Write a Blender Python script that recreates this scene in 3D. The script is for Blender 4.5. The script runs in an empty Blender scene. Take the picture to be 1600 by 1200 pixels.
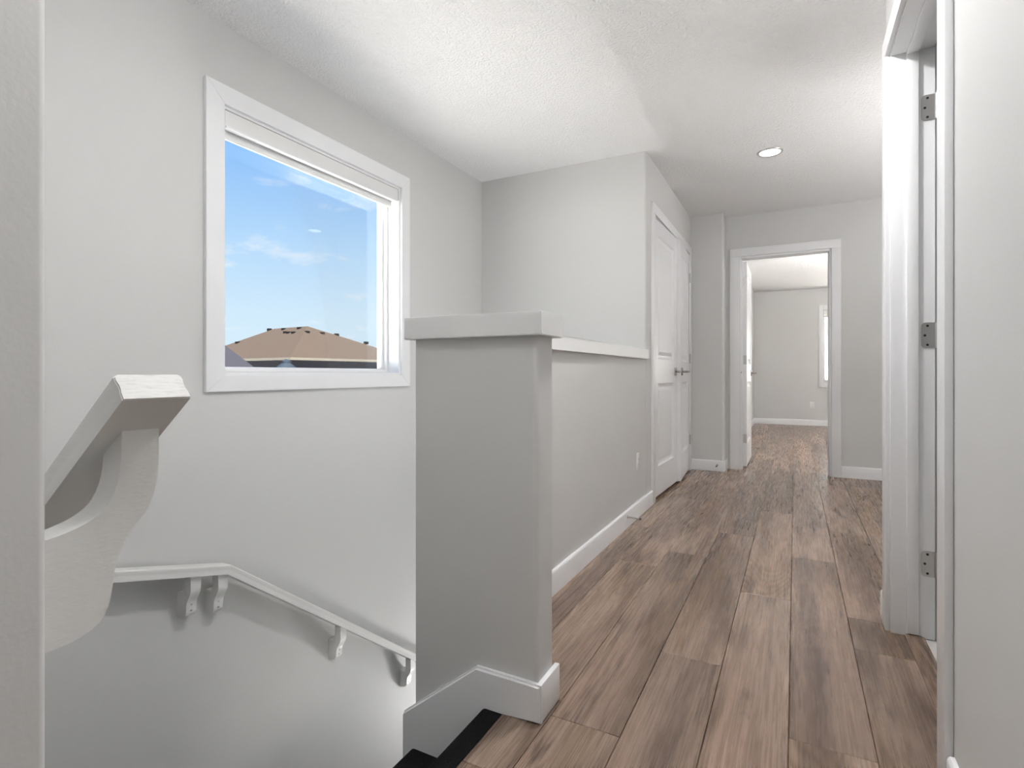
import bpy, bmesh, math, random
from mathutils import Vector, Matrix
random.seed(7)

# ------------------------------------------------------------------ camera, sky, sun, exposure
S = bpy.context.scene
COL = S.collection
H = 2.44                      # ceiling height
EYE = 0.92
F_PX, YAW, HORIZON = 844.4, math.radians(27.64), 584.4
cam_data = bpy.data.cameras.new('camera')
cam = bpy.data.objects.new('camera', cam_data); COL.objects.link(cam)
cam.location = (0, 0, EYE)
cam.rotation_euler = (math.pi / 2, 0, YAW)
cam_data.sensor_width = 36
cam_data.lens = F_PX * 36 / 1600
cam_data.shift_y = -(600 - HORIZON) / 1600
cam_data.clip_start = 0.02
cam_data.clip_end = 500
S.camera = cam

S.view_settings.view_transform = 'Standard'
S.view_settings.look = 'None'
S.view_settings.exposure = 0.12
S.view_settings.gamma = 1.0
S.view_settings.use_curve_mapping = False



class G:
    """small node-graph helper"""
    def __init__(s, tree):
        s.t = tree; s.n = tree.nodes; s.l = tree.links
        s.n.clear()
    def a(s, typ, _in=None, **kw):
        nd = s.n.new(typ)
        for k, v in kw.items(): setattr(nd, k, v)
        for k, v in (_in or {}).items():
            sock = nd.inputs[k]
            if isinstance(v, bpy.types.NodeSocket): s.l.new(v, sock)
            else: sock.default_value = v
        return nd
    def math(s, op, x, y=0.0, clamp=False):
        return s.a('ShaderNodeMath', {0: x, 1: y}, operation=op, use_clamp=clamp).outputs[0]
    def ramp(s, fac, stops, interp='LINEAR'):
        nd = s.a('ShaderNodeValToRGB', {0: fac}); cr = nd.color_ramp; cr.interpolation = interp
        while len(cr.elements) < len(stops): cr.elements.new(0.5)
        for e, (p, c) in zip(cr.elements, stops):
            e.position = p; e.color = c if len(c) == 4 else (*c, 1)
        return nd.outputs[0]
    def mix(s, fac, a, b, blend='MIX'):
        nd = s.a('ShaderNodeMix', data_type='RGBA', blend_type=blend)
        for sock, v in ((nd.inputs[0], fac), (nd.inputs[6], a), (nd.inputs[7], b)):
            if isinstance(v, bpy.types.NodeSocket): s.l.new(v, sock)
            else: sock.default_value = v if not isinstance(v, tuple) or len(v) == 4 else (*v, 1)
        return nd.outputs[2]
    def noise(s, vec, scale, detail=2.0, rough=0.5, dist=0.0):
        return s.a('ShaderNodeTexNoise', {'Vector': vec, 'Scale': scale, 'Detail': detail, 'Roughness': rough, 'Distortion': dist}).outputs[0]


# sky: blue with a pale horizon and small scattered clouds
world = bpy.data.worlds.new('sky'); S.world = world; world.use_nodes = True
g = G(world.node_tree)
gen = g.a('ShaderNodeTexCoord').outputs['Generated']
sep = g.a('ShaderNodeSeparateXYZ', {0: gen})
elev = g.math('MAXIMUM', sep.outputs[2], 0.0)
skyc = g.ramp(elev, [(0.0, (0.70, 0.85, 0.95)), (0.10, (0.64, 0.81, 0.95)), (0.22, (0.46, 0.69, 0.95)),
                     (0.40, (0.20, 0.46, 0.92)), (1.0, (0.09, 0.28, 0.75))])
den = g.math('ADD', elev, 0.16)
cx_ = g.math('DIVIDE', sep.outputs[0], den); cy_ = g.math('DIVIDE', sep.outputs[1], den)
cv = g.a('ShaderNodeCombineXYZ', {0: cx_, 1: cy_, 2: 0.0}).outputs[0]
cv = g.a('ShaderNodeVectorMath', {0: cv, 1: (3.7, 8.2, 0.0)}, operation='ADD').outputs[0]
cl = g.noise(cv, 2.1, 6.0, 0.60, 0.2)
cl = g.ramp(cl, [(0.565, (0, 0, 0)), (0.72, (1, 1, 1))])
skyc = g.mix(g.math('MULTIPLY', cl, 0.75), skyc, (0.93, 0.93, 0.96))
bg = g.a('ShaderNodeBackground', {0: skyc, 1: 1.0})
g.a('ShaderNodeOutputWorld', {0: bg.outputs[0]})

sun_d = bpy.data.lights.new('sun', 'SUN'); sun_d.energy = 48.0; sun_d.angle = math.radians(0.6)
sun_d.color = (1.0, 0.96, 0.90)
sun = bpy.data.objects.new('sun', sun_d); COL.objects.link(sun)
sun.rotation_euler = Vector((0.46, -0.34, 0.82)).to_track_quat('Z', 'Y').to_euler()
sun.location = (20, -15, 30)


# ------------------------------------------------------------------ materials
def new_mat(name):
    m = bpy.data.materials.new(name); m.use_nodes = True
    return m, G(m.node_tree)

def principled(g, **kw):
    p = g.a('ShaderNodeBsdfPrincipled', {k.replace('_', ' '): v for k, v in kw.items()})
    g.a('ShaderNodeOutputMaterial', {0: p.outputs[0]})
    return p

def c4(c): return (*c, 1.0)

def simple(name, col, rough=0.5, metal=0.0, bump=None, spec=0.5, vary=0.0, vscale=3.0):
    m, g = new_mat(name)
    p = principled(g, Base_Color=c4(col), Roughness=rough, Metallic=metal)
    p.inputs['Specular IOR Level'].default_value = spec
    ob = g.a('ShaderNodeTexCoord').outputs['Object']
    if vary:
        n = g.noise(ob, vscale, 3.0)
        lo = tuple(x * (1 - vary) for x in col); hi = tuple(min(1, x * (1 + vary)) for x in col)
        g.l.new(g.ramp(n, [(0.3, lo), (0.7, hi)]), p.inputs['Base Color'])
    if bump:
        sc, st, di = bump
        n = g.noise(ob, sc, 2.0)
        b = g.a('ShaderNodeBump', {'Height': n, 'Strength': st, 'Distance': di})
        g.l.new(b.outputs[0], p.inputs['Normal'])
    return m

M = {}
M['wall'] = simple('greige_wall_paint', (0.655, 0.653, 0.644), 0.6, bump=(160, 0.12, 0.002), vary=0.012, vscale=1.3)
M['trim'] = simple('white_trim_paint', (0.86, 0.866, 0.876), 0.32, bump=(60, 0.04, 0.001))
M['door'] = simple('white_door_paint', (0.86, 0.866, 0.876), 0.30, bump=(90, 0.04, 0.001))
M['cap'] = simple('cap_paint', (0.78, 0.78, 0.775), 0.38, bump=(60, 0.04, 0.001))
M['vinyl'] = simple('white_vinyl', (0.84, 0.84, 0.84), 0.3)
M['blind'] = simple('blind_white', (0.80, 0.80, 0.79), 0.45)
M['nickel'] = simple('satin_nickel', (0.58, 0.57, 0.56), 0.34, 0.85)
M['lever'] = simple('brushed_lever_metal', (0.40, 0.39, 0.38), 0.2, 1.0)
M['dark_metal'] = simple('dark_screw_metal', (0.05, 0.048, 0.045), 0.5, 0.6)
M['plastic'] = simple('white_plastic', (0.85, 0.85, 0.83), 0.35)
M['slot'] = simple('dark_slot', (0.03, 0.03, 0.03), 0.6)
M['rubber'] = simple('white_rubber', (0.7, 0.7, 0.68), 0.6)
M['carpet'] = simple('black_carpet', (0.012, 0.012, 0.013), 0.95, bump=(420, 1.0, 0.01), spec=0.2, vary=0.5, vscale=260)
M['subfloor'] = simple('dark_subfloor', (0.035, 0.026, 0.02), 0.8)
M['tile'] = simple('pale_bath_floor', (0.62, 0.60, 0.58), 0.4)
M['ground'] = simple('pale_concrete_ground', (0.76, 0.745, 0.72), 0.9, vary=0.15, vscale=0.3)
M['siding'] = simple('dark_siding', (0.007, 0.0075, 0.011), 0.8, spec=0.1)
M['fascia'] = simple('tan_fascia', (0.04, 0.035, 0.026), 0.6)
M['white_siding'] = simple('white_siding', (0.80, 0.80, 0.78), 0.6)
M['vent'] = simple('roof_vent_black', (0.0010, 0.0011, 0.0016), 0.9, spec=0.1)
M['hood'] = simple('chimney_hood_metal', (0.006, 0.010, 0.016), 0.7, spec=0.15)
M['shadow_gap'] = simple('closet_painted_shade', (0.25, 0.25, 0.24), 0.8)  # closet inside coloured dark, standing in for shade behind the doors

# ceiling: white with a coarse sprayed texture
m, g = new_mat('textured_ceiling'); M['ceiling'] = m
p = principled(g, Base_Color=(0.89, 0.89, 0.89, 1), Roughness=0.85)
ob = g.a('ShaderNodeTexCoord').outputs['Object']
n1 = g.noise(ob, 80, 3.0, 0.6, 0.3)
n1 = g.ramp(n1, [(0.38, (0, 0, 0)), (0.62, (1, 1, 1))])
b = g.a('ShaderNodeBump', {'Height': n1, 'Strength': 0.7, 'Distance': 0.006})
g.l.new(b.outputs[0], p.inputs['Normal'])

# painted handrail: white over coarse end grain
m, g = new_mat('painted_rail'); M['rail'] = m
ob = g.a('ShaderNodeTexCoord').outputs['Object']
mp = g.a('ShaderNodeMapping', {'Vector': ob, 'Scale': (14, 90, 260)}).outputs[0]
n1 = g.noise(mp, 1.0, 4.0, 0.6)
p = principled(g, Base_Color=(0.76, 0.755, 0.74, 1), Roughness=0.38)
b = g.a('ShaderNodeBump', {'Height': n1, 'Strength': 0.10, 'Distance': 0.004})
g.l.new(b.outputs[0], p.inputs['Normal'])
m, g = new_mat('end_grain_paint'); M['endgrain'] = m
ob = g.a('ShaderNodeTexCoord').outputs['Object']
mp = g.a('ShaderNodeMapping', {'Vector': ob, 'Rotation': (0.35, 0, 0), 'Scale': (30, 40, 420)}).outputs[0]
n1 = g.noise(mp, 1.0, 3.0, 0.6)
p = principled(g, Base_Color=(0.78, 0.775, 0.76, 1), Roughness=0.5)
g.l.new(g.ramp(n1, [(0.28, (0.60, 0.585, 0.57)), (0.46, (0.79, 0.785, 0.77))]), p.inputs['Base Color'])
b = g.a('ShaderNodeBump', {'Height': n1, 'Strength': 0.35, 'Distance': 0.002})
g.l.new(b.outputs[0], p.inputs['Normal'])

# hickory-look vinyl plank
m, g = new_mat('plank_wood'); M['plank'] = m
rnd = g.a('ShaderNodeObjectInfo').outputs['Random']
ob = g.a('ShaderNodeTexCoord').outputs['Object']
off = g.a('ShaderNodeCombineXYZ', {0: g.math('MULTIPLY', rnd, 41.0), 1: g.math('MULTIPLY', rnd, 97.0), 2: g.math('MULTIPLY', rnd, 13.0)}).outputs[0]
co = g.a('ShaderNodeVectorMath', {0: ob, 1: off}, operation='ADD').outputs[0]
def stretch(sx, sy): return g.a('ShaderNodeMapping', {'Vector': co, 'Scale': (sx, sy, 1)}).outputs[0]
base_n = g.noise(stretch(5.6, 0.62), 1.0, 1.2, 0.45, 0.12)                # growth-ring field
rings = g.math('SINE', g.math('MULTIPLY', base_n, 210.0))
rings = g.math('ADD', g.math('MULTIPLY', rings, 0.5), 0.5)
rings = g.math('POWER', rings, 1.8)
mask = g.ramp(g.noise(stretch(5.5, 0.75), 1.0, 1.5), [(0.51, (0, 0, 0)), (0.60, (1, 1, 1))])
fib = g.noise(stretch(190, 4.5), 1.0, 4.0, 0.65)
pores = g.ramp(g.noise(stretch(330, 9.0), 1.0, 3.0, 0.6), [(0.54, (0, 0, 0)), (0.68, (1, 1, 1))])
fib2 = g.noise(stretch(52, 1.3), 1.0, 4.0, 0.62, 0.2)
streak = g.ramp(g.noise(stretch(8.5, 0.65), 1.0, 4.0, 0.6, 0.35), [(0.47, (0, 0, 0)), (0.60, (1, 1, 1))])
dk = g.ramp(g.noise(stretch(15, 1.5), 1.0, 5.0, 0.68, 1.0), [(0.555, (0, 0, 0)), (0.65, (1, 1, 1))])
hue = g.noise(stretch(3.0, 0.4), 1.0, 1.0)
lightc = g.mix(g.ramp(hue, [(0.38, (0, 0, 0)), (0.62, (1, 1, 1))]), (0.400, 0.280, 0.214), (0.380, 0.288, 0.222))
colr = g.mix(g.ramp(fib, [(0.3, (0, 0, 0)), (0.7, (1, 1, 1))]), (0.275, 0.192, 0.144), lightc)
colr = g.mix(g.math('MULTIPLY', g.ramp(fib2, [(0.44, (0, 0, 0)), (0.70, (1, 1, 1))]), 0.50), colr, (0.140, 0.095, 0.070))
colr = g.mix(g.math('MULTIPLY', mask, 0.45), colr, (0.250, 0.166, 0.098))
ringw = g.math('ADD', g.math('MULTIPLY', mask, 0.52), 0.10)
colr = g.mix(g.math('MULTIPLY', rings, ringw), colr, (0.095, 0.060, 0.037))
colr = g.mix(g.math('MULTIPLY', streak, 0.66), colr, (0.100, 0.063, 0.044))
colr = g.mix(g.math('MULTIPLY', dk, 0.62), colr, (0.052, 0.032, 0.023))
colr = g.mix(g.math('MULTIPLY', pores, 0.42), colr, (0.10, 0.066, 0.048))
val = g.math('ADD', g.math('MULTIPLY', rnd, 0.34), 0.86)
colr = g.a('ShaderNodeHueSaturation', {'Hue': 0.5, 'Saturation': 1.03, 'Value': val, 'Color': colr}).outputs[0]
p = principled(g, Roughness=0.34)
p.inputs['Specular IOR Level'].default_value = 0.5
g.l.new(colr, p.inputs['Base Color'])
g.l.new(g.ramp(fib, [(0.2, (0.22,) * 3), (0.8, (0.33,) * 3)]), p.inputs['Roughness'])
b = g.a('ShaderNodeBump', {'Height': fib, 'Strength': 0.12, 'Distance': 0.002})
g.l.new(b.outputs[0], p.inputs['Normal'])

# shingles
def shingle(name, lo, hi, joint):
    m, g = new_mat(name)
    ob = g.a('ShaderNodeTexCoord').outputs['Object']
    n = g.noise(ob, 11.0, 6.0, 0.8)
    p = principled(g, Roughness=0.95)
    p.inputs['Specular IOR Level'].default_value = 0.1
    c = g.ramp(n, [(0.3, lo), (0.7, hi)])
    sp = g.a('ShaderNodeSeparateXYZ', {0: ob})
    rows = g.math('FRACT', g.math('MULTIPLY', sp.outputs[2], 6.0))
    rows = g.ramp(rows, [(0.0, (1, 1, 1)), (0.14, (0, 0, 0))])
    g.l.new(g.mix(g.math('MULTIPLY', rows, 0.35), c, joint), p.inputs['Base Color'])
    return m
M['shingle_brown'] = shingle('brown_shingles', (0.0150, 0.0108, 0.0084), (0.0335, 0.0250, 0.0203), (0.012, 0.008, 0.006))
M['shingle_grey'] = shingle('grey_shingles', (0.0095, 0.0094, 0.0130), (0.0165, 0.0158, 0.0205), (0.005, 0.005, 0.007))

# window glass: clear, with a Fresnel reflection
m, g = new_mat('window_glass'); M['glass'] = m
fr = g.a('ShaderNodeFresnel', {'IOR': 1.45}).outputs[0]
tr = g.a('ShaderNodeBsdfTransparent', {0: (0.97, 0.98, 0.98, 1)}).outputs[0]
gl = g.a('ShaderNodeBsdfGlossy', {'Roughness': 0.02}).outputs[0]
mx = g.a('ShaderNodeMixShader', {0: g.math('MULTIPLY', fr, 0.12), 1: tr, 2: gl}).outputs[0]
g.a('ShaderNodeOutputMaterial', {0: mx})

def emit(name, col, strength):
    m, g = new_mat(name)
    e = g.a('ShaderNodeEmission', {0: c4(col), 1: strength})
    g.a('ShaderNodeOutputMaterial', {0: e.outputs[0]})
    return m


# ------------------------------------------------------------------ mesh helpers
def BM(): return bmesh.new()

def box(bm, x0, x1, y0, y1, z0, z1, bev=0.0, seg=2):
    vs = [bm.verts.new((x, y, z)) for x in (x0, x1) for y in (y0, y1) for z in (z0, z1)]
    fs = []
    for idx in ((0, 1, 3, 2), (4, 6, 7, 5), (0, 4, 5, 1), (2, 3, 7, 6), (0, 2, 6, 4), (1, 5, 7, 3)):
        fs.append(bm.faces.new([vs[i] for i in idx]))
    if bev:
        es = list({e for f in fs for e in f.edges})
        bmesh.ops.bevel(bm, geom=es, offset=bev, segments=seg, profile=0.5, affect='EDGES')
    return bm

def round_poly(pts, seg=8):
    """pts: (x, y[, radius]) counter-clockwise -> rounded polygon points"""
    out = []
    n = len(pts)
    for i, p in enumerate(pts):
        r = p[2] if len(p) > 2 else 0
        P = Vector(p[:2])
        if not r: out.append(P); continue
        A = (Vector(pts[i - 1][:2]) - P).normalized(); B = (Vector(pts[(i + 1) % n][:2]) - P).normalized()
        half = A.angle(B) / 2
        d = r / math.tan(half)
        c = P + (A + B).normalized() * (r / math.sin(half))
        s, e = P + A * d - c, P + B * d - c
        a0 = math.atan2(s.y, s.x); a1 = math.atan2(e.y, e.x)
        da = (a1 - a0 + math.pi) % (2 * math.pi) - math.pi
        for k in range(seg + 1):
            t = a0 + da * k / seg
            out.append(c + Vector((math.cos(t), math.sin(t))) * r)
    return out

def prism(bm, poly, z0, z1, axes='xyz'):
    """extrude a 2-D polygon; axes gives where (p0, p1, extrusion) go"""
    def place(a, b, c):
        d = dict(zip(axes, (a, b, c))); return (d['x'], d['y'], d['z'])
    lo = [bm.verts.new(place(p[0], p[1], z0)) for p in poly]
    hi = [bm.verts.new(place(p[0], p[1], z1)) for p in poly]
    n = len(poly)
    bm.faces.new(lo); bm.faces.new(hi)
    for i in range(n): bm.faces.new((lo[i], lo[(i + 1) % n], hi[(i + 1) % n], hi[i]))
    return bm

def cyl(bm, a, b, r, seg=16, r2=None):
    a, b = Vector(a), Vector(b); r2 = r if r2 is None else r2
    q = (b - a).to_track_quat('Z', 'Y')
    rings = []
    for c, rr in ((a, r), (b, r2)):
        rings.append([bm.verts.new(c + q @ Vector((rr * math.cos(2 * math.pi * k / seg), rr * math.sin(2 * math.pi * k / seg), 0))) for k in range(seg)])
    for k in range(seg):
        bm.faces.new((rings[0][k], rings[0][(k + 1) % seg], rings[1][(k + 1) % seg], rings[1][k]))
    bm.faces.new(rings[0][::-1]); bm.faces.new(rings[1])
    return bm

def lathe(bm, prof, origin=(0, 0, 0), seg=32):
    """prof: list of (radius, z)"""
    o = Vector(origin); rings = []
    for r, z in prof:
        if r < 1e-6: rings.append([bm.verts.new(o + Vector((0, 0, z)))])
        else: rings.append([bm.verts.new(o + Vector((r * math.cos(2 * math.pi * k / seg), r * math.sin(2 * math.pi * k / seg), z))) for k in range(seg)])
    for A, B in zip(rings, rings[1:]):
        for k in range(seg):
            k2 = (k + 1) % seg
            q = [A[k % len(A)], A[k2 % len(A)], B[k2 % len(B)], B[k % len(B)]]
            u = []
            for v in q:
                if v not in u: u.append(v)
            if len(u) > 2: bm.faces.new(u)
    return bm

def sweep(bm, path, profile, frames):
    """profile: list of (a, b); frames: list of (A, B) vectors for each path point"""
    rings = [[bm.verts.new(Vector(p) + A * a + B * b) for a, b in profile] for p, (A, B) in zip(path, frames)]
    n = len(profile)
    for R, T in zip(rings, rings[1:]):
        for k in range(n): bm.faces.new((R[k], R[(k + 1) % n], T[(k + 1) % n], T[k]))
    bm.faces.new(rings[0]); bm.faces.new(rings[-1][::-1])
    return bm

def finish(me, smooth=35):
    if smooth:
        for pl in me.polygons: pl.use_smooth = True
        me.set_sharp_from_angle(angle=math.radians(smooth))

def obj(name, bm, mat, parent=None, label=None, cat=None, group=None, kind=None, smooth=35, loc=None):
    bmesh.ops.recalc_face_normals(bm, faces=bm.faces)
    me = bpy.data.meshes.new(name)
    if loc is not None:
        bmesh.ops.translate(bm, verts=bm.verts, vec=-Vector(loc))
    bm.to_mesh(me); bm.free()
    me.materials.append(M[mat] if isinstance(mat, str) else mat)
    finish(me, smooth)
    o = bpy.data.objects.new(name, me); COL.objects.link(o)
    if loc is not None: o.location = loc
    if parent is not None:
        o.parent = parent
        if loc is not None: o.location = Vector(loc) - world_loc(parent)
        else: o.location = -world_loc(parent) if not parent.get('_local') else (0, 0, 0)
    return tag(o, label, cat, group, kind)

WL = {}
def world_loc(o):
    v = Vector(o.location)
    while o.parent: o = o.parent; v += Vector(o.location)
    return v

def tag(o, label=None, cat=None, group=None, kind=None):
    if label: o['label'] = label
    if cat: o['category'] = cat
    if group: o['group'] = group
    if kind: o['kind'] = kind
    return o

def empty(name, loc, label, cat, group=None, kind=None):
    o = bpy.data.objects.new(name, None); COL.objects.link(o); o.location = loc
    o.empty_display_size = 0.05
    return tag(o, label, cat, group, kind)

def struct(name, bm, mat, label, cat, **kw):
    return obj(name, bm, mat, label=label, cat=cat, kind='structure', **kw)

R = 0.018      # bullnose radius of the drywall corners
XW = -2.20     # window wall
XC = -0.90     # closet wall and half wall, hall side
YB = 3.68      # wall at the end of the stairwell
YP = 5.437     # short projecting wall beside the bedroom door
XP = -0.597
YF = 5.615     # bedroom door wall
XR = 0.302     # right wall
BED_Y = 11.03

# ------------------------------------------------------------------ the setting: floor
sub = BM()
box(sub, -0.90, 0.42, 1.40, 5.74, -0.25, -0.009)
box(sub, -0.704, 0.42, -1.5, 1.40, -0.25, -0.009)
box(sub, 0.42, 2.6, 2.40, 5.74, -0.25, -0.009)
box(sub, -0.68, 3.0, 5.74, BED_Y, -0.25, -0.009)
floor = struct('floor', sub, 'subfloor', 'brown wood-look plank floor running along the hallway', 'floor', smooth=0)

PW, PL, X0 = 0.1897, 1.525, -0.0145
base = {-5: 3.25, -4: 2.61, -3: 1.34, -2: 1.816, -1: 2.47, 0: 3.06, 1: 2.135, 2: 3.67}
def plank(x0, x1, y0, y1):
    if x1 - x0 < 0.012 or y1 - y0 < 0.012: return
    gp = 0.0007
    bm = BM(); w, l = (x1 - x0) / 2 - gp, (y1 - y0) / 2 - gp
    t, bv = 0.010, 0.0014
    lo = [bm.verts.new((sx * w, sy * l, -t)) for sx, sy in ((-1, -1), (1, -1), (1, 1), (-1, 1))]
    mi = [bm.verts.new((sx * w, sy * l, -bv)) for sx, sy in ((-1, -1), (1, -1), (1, 1), (-1, 1))]
    hi = [bm.verts.new((sx * (w - bv), sy * (l - bv), 0)) for sx, sy in ((-1, -1), (1, -1), (1, 1), (-1, 1))]
    bm.faces.new(hi); bm.faces.new(lo[::-1])
    for a_, b_ in ((lo, mi), (mi, hi)):
        for k in range(4): bm.faces.new((a_[k], a_[(k + 1) % 4], b_[(k + 1) % 4], b_[k]))
    me = bpy.data.meshes.new('plank'); bm.to_mesh(me); bm.free(); me.materials.append(M['plank'])
    o = bpy.data.objects.new('plank', me); COL.objects.link(o); o.parent = floor
    o.location = ((x0 + x1) / 2, (y0 + y1) / 2, 0)
for k in range(-5, 16):
    x0, x1 = X0 + PW * k, X0 + PW * (k + 1)
    regs = []
    if k == -5: regs = [(-0.893, x1, 1.40, YP + 0.01)]
    elif k == -4: regs = [(-0.703, x1, -1.5, 1.41), (x0, x1, 1.41, YP + 0.01)]
    elif k < 1: regs = [(x0, x1, -1.5, BED_Y)]
    elif k == 1: regs = [(x0, 0.345, -1.5, 2.40), (x0, x1, 2.40, BED_Y)]
    elif x1 < 2.7: regs = [(x0, x1, 2.42, BED_Y)]
    else: regs = [(x0, x1, 5.74, BED_Y)]
    if k in (-4,): regs.append((max(x0, -0.678), x1, 5.74, BED_Y))
    if k == -5: pass
    b0 = base.get(k, 3.0 + 0.41 * (k % 4))
    for xa, xb, ya, yb in regs:
        n = math.floor((ya - b0) / PL)
        while b0 + n * PL < yb:
            plank(xa, xb, max(ya, b0 + n * PL), min(yb, b0 + (n + 1) * PL)); n += 1

# transition strip and pale floor of the side room
bm = BM(); prism(bm, [(0.343, -0.008), (0.343, 0.003), (0.352, 0.008), (0.388, 0.008), (0.400, 0.002), (0.400, -0.008)], 1.54, 2.335, 'xzy')
ts = obj('transition_strip', bm, 'plank', floor)
bm = BM(); box(bm, 0.402, 2.3, 1.2, 2.36, -0.2, -0.003)
struct('floor_side_room', bm, 'tile', 'pale floor of the room behind the doorway with three hinges', 'floor', smooth=0)

# ------------------------------------------------------------------ ceiling
bm = BM(); box(bm, -2.45, 3.15, -1.65, 11.3, H, H + 0.2)
struct('ceiling', bm, 'ceiling', 'white stippled textured ceiling over hallway and stairwell', 'ceiling', smooth=0)

# ------------------------------------------------------------------ walls
wy0, wy1, wz0, wz1 = 1.493, 2.682, 0.916, 2.088      # stair window opening (inside the casing)
bm = BM()
ZL = -2.8
box(bm, XW - 0.16, XW, 0.0, wy0, ZL, H); box(bm, XW - 0.16, XW, wy1, 5.8, ZL, H)
box(bm, XW - 0.16, XW, wy0, wy1, ZL, wz0); box(bm, XW - 0.16, XW, wy0, wy1, wz1, H)
struct('wall_window', bm, 'wall', 'greige stairwell wall holding the square window', 'wall', smooth=0)

# end wall of the stairwell + closet front, one L with a rounded corner
cy0, cy1, cz = 3.905, 5.365, 2.065
bm = BM()
prism(bm, round_poly([(XW, YB), (XC, YB, R), (XC, cy0), (XC - 0.11, cy0), (XC - 0.11, YB + 0.11), (XW, YB + 0.11)]), ZL, H)
box(bm, XC - 0.11, XC, cy0, cy1, cz, H)
box(bm, XC - 0.11, XC, cy1, YP + 0.02, -0.2, H)
struct('wall_closet', bm, 'wall', 'greige wall turning the corner from stairwell to closet doors', 'wall')
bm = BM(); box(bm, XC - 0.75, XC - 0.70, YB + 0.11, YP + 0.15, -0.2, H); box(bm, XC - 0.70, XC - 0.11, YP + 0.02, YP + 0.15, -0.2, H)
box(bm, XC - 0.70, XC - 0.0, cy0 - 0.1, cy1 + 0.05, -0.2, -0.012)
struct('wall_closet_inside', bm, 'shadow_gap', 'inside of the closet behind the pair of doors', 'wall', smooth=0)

# short projecting wall and bedroom-door wall
dx0, dx1, dz = -0.478, 0.292, 2.045
bm = BM()
prism(bm, round_poly([(XC - 0.02, YP), (XP, YP, R), (XP, YF + 0.13), (XC - 0.02, YF + 0.13)]), -0.2, H)
struct('wall_projection', bm, 'wall', 'narrow projecting wall between closet and bedroom doorway', 'wall')
bm = BM()
box(bm, XP - 0.1, dx0, YF, YF + 0.12, -0.2, H); box(bm, dx1, 2.75, YF, YF + 0.12, -0.2, H); box(bm, dx0, dx1, YF, YF + 0.12, dz, H)
struct('wall_far', bm, 'wall', 'greige wall around the bedroom doorway at the hallway end', 'wall', smooth=0)

# right wall with a doorway
ry0, ry1, rz = 1.532, 2.340, 2.062
bm = BM()
box(bm, XR, XR + 0.115, -1.6, ry0, -0.2, H)
prism(bm, round_poly([(XR, ry1), (XR + 0.115, ry1), (XR + 0.115, 2.35), (2.75, 2.35), (2.75, 2.462), (XR, 2.462, R)][::1]), -0.2, H)
box(bm, XR, XR + 0.115, ry0, ry1, rz, H)
struct('wall_right', bm, 'wall', 'greige right hallway wall with a cased doorway in it', 'wall')
bm = BM(); box(bm, 2.2, 2.3, 1.1, 2.35, -0.2, H); box(bm, XR + 0.115, 2.3, 1.0, 1.1, -0.2, H)
struct('wall_side_room', bm, 'wall', 'walls of the small room behind the hinged doorway', 'wall', smooth=0)
bm = BM(); box(bm, 2.6, 2.75, 2.46, YF, -0.2, H)
struct('wall_nook', bm, 'wall', 'end wall of the hall branch right of the bedroom door', 'wall', smooth=0)

# wall by the camera, its rounded end next to the stair rail
NX, NY = -0.637, 0.2535
bm = BM()
prism(bm, round_poly([(NX, -1.5), (NX, NY, 0.008), (XW, NY), (XW, NY - 0.12), (NX - 0.12, NY - 0.12), (NX - 0.12, -1.5)]), ZL, H)
struct('wall_left', bm, 'wall', 'rounded wall end beside the head of the stairs', 'wall')
bm = BM(); box(bm, -0.8, 0.42, -1.6, -1.5, -0.2, H)
struct('wall_back', bm, 'wall', 'plain wall closing the hallway behind the viewer', 'wall', smooth=0)

# bedroom shell
bw0, bw1, bz0, bz1 = 0.445, 1.75, 0.770, 2.052
bm = BM(); box(bm, -0.80, -0.68, YF + 0.12, BED_Y + 0.15, -0.2, H)
struct('wall_bedroom_left', bm, 'wall', 'bedroom side wall behind the open white door', 'wall', smooth=0)
bm = BM(); box(bm, 3.0, 3.12, YF + 0.12, BED_Y + 0.15, -0.2, H)
struct('wall_bedroom_right', bm, 'wall', 'bedroom side wall opposite the open door', 'wall', smooth=0)
bm = BM()
box(bm, -0.68, bw0, BED_Y, BED_Y + 0.15, -0.2, H); box(bm, bw1, 3.0, BED_Y, BED_Y + 0.15, -0.2, H)
box(bm, bw0, bw1, BED_Y, BED_Y + 0.15, -0.2, bz0); box(bm, bw0, bw1, BED_Y, BED_Y + 0.15, bz1, H)
struct('wall_bedroom_back', bm, 'wall', 'bedroom back wall with a window seen through the doorway', 'wall', smooth=0)

# half wall: thick end stub + long run, with a painted cap
SX0, SX1, SY0, SY1, CZ0, CZ1 = -1.01, -0.605, 1.30, 1.405, 1.022, 1.086
bm = BM()
prism(bm, round_poly([(SX0, SY0, 0.008), (SX1, SY0, 0.016), (SX1, SY1, 0.010), (XC, SY1), (XC, YB), (SX0, YB)]), ZL, CZ0)
hw = struct('wall_half', bm, 'wall', 'greige half wall with a thick end post beside the stairs', 'half wall')
bm = BM()
prism(bm, [(-1.033, 1.277), (-0.584, 1.277), (-0.584, 1.430), (-0.881, 1.430), (-0.881, YB + 0.012), (-0.905, YB + 0.012), (-0.905, YB - 0.002), (-1.033, YB - 0.002)], CZ0, CZ1)
bmesh.ops.bevel(bm, geom=list(bm.edges), offset=0.0025, segments=2, affect='EDGES')
obj('cap', bm, 'cap', hw, label='white painted cap board')

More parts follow.
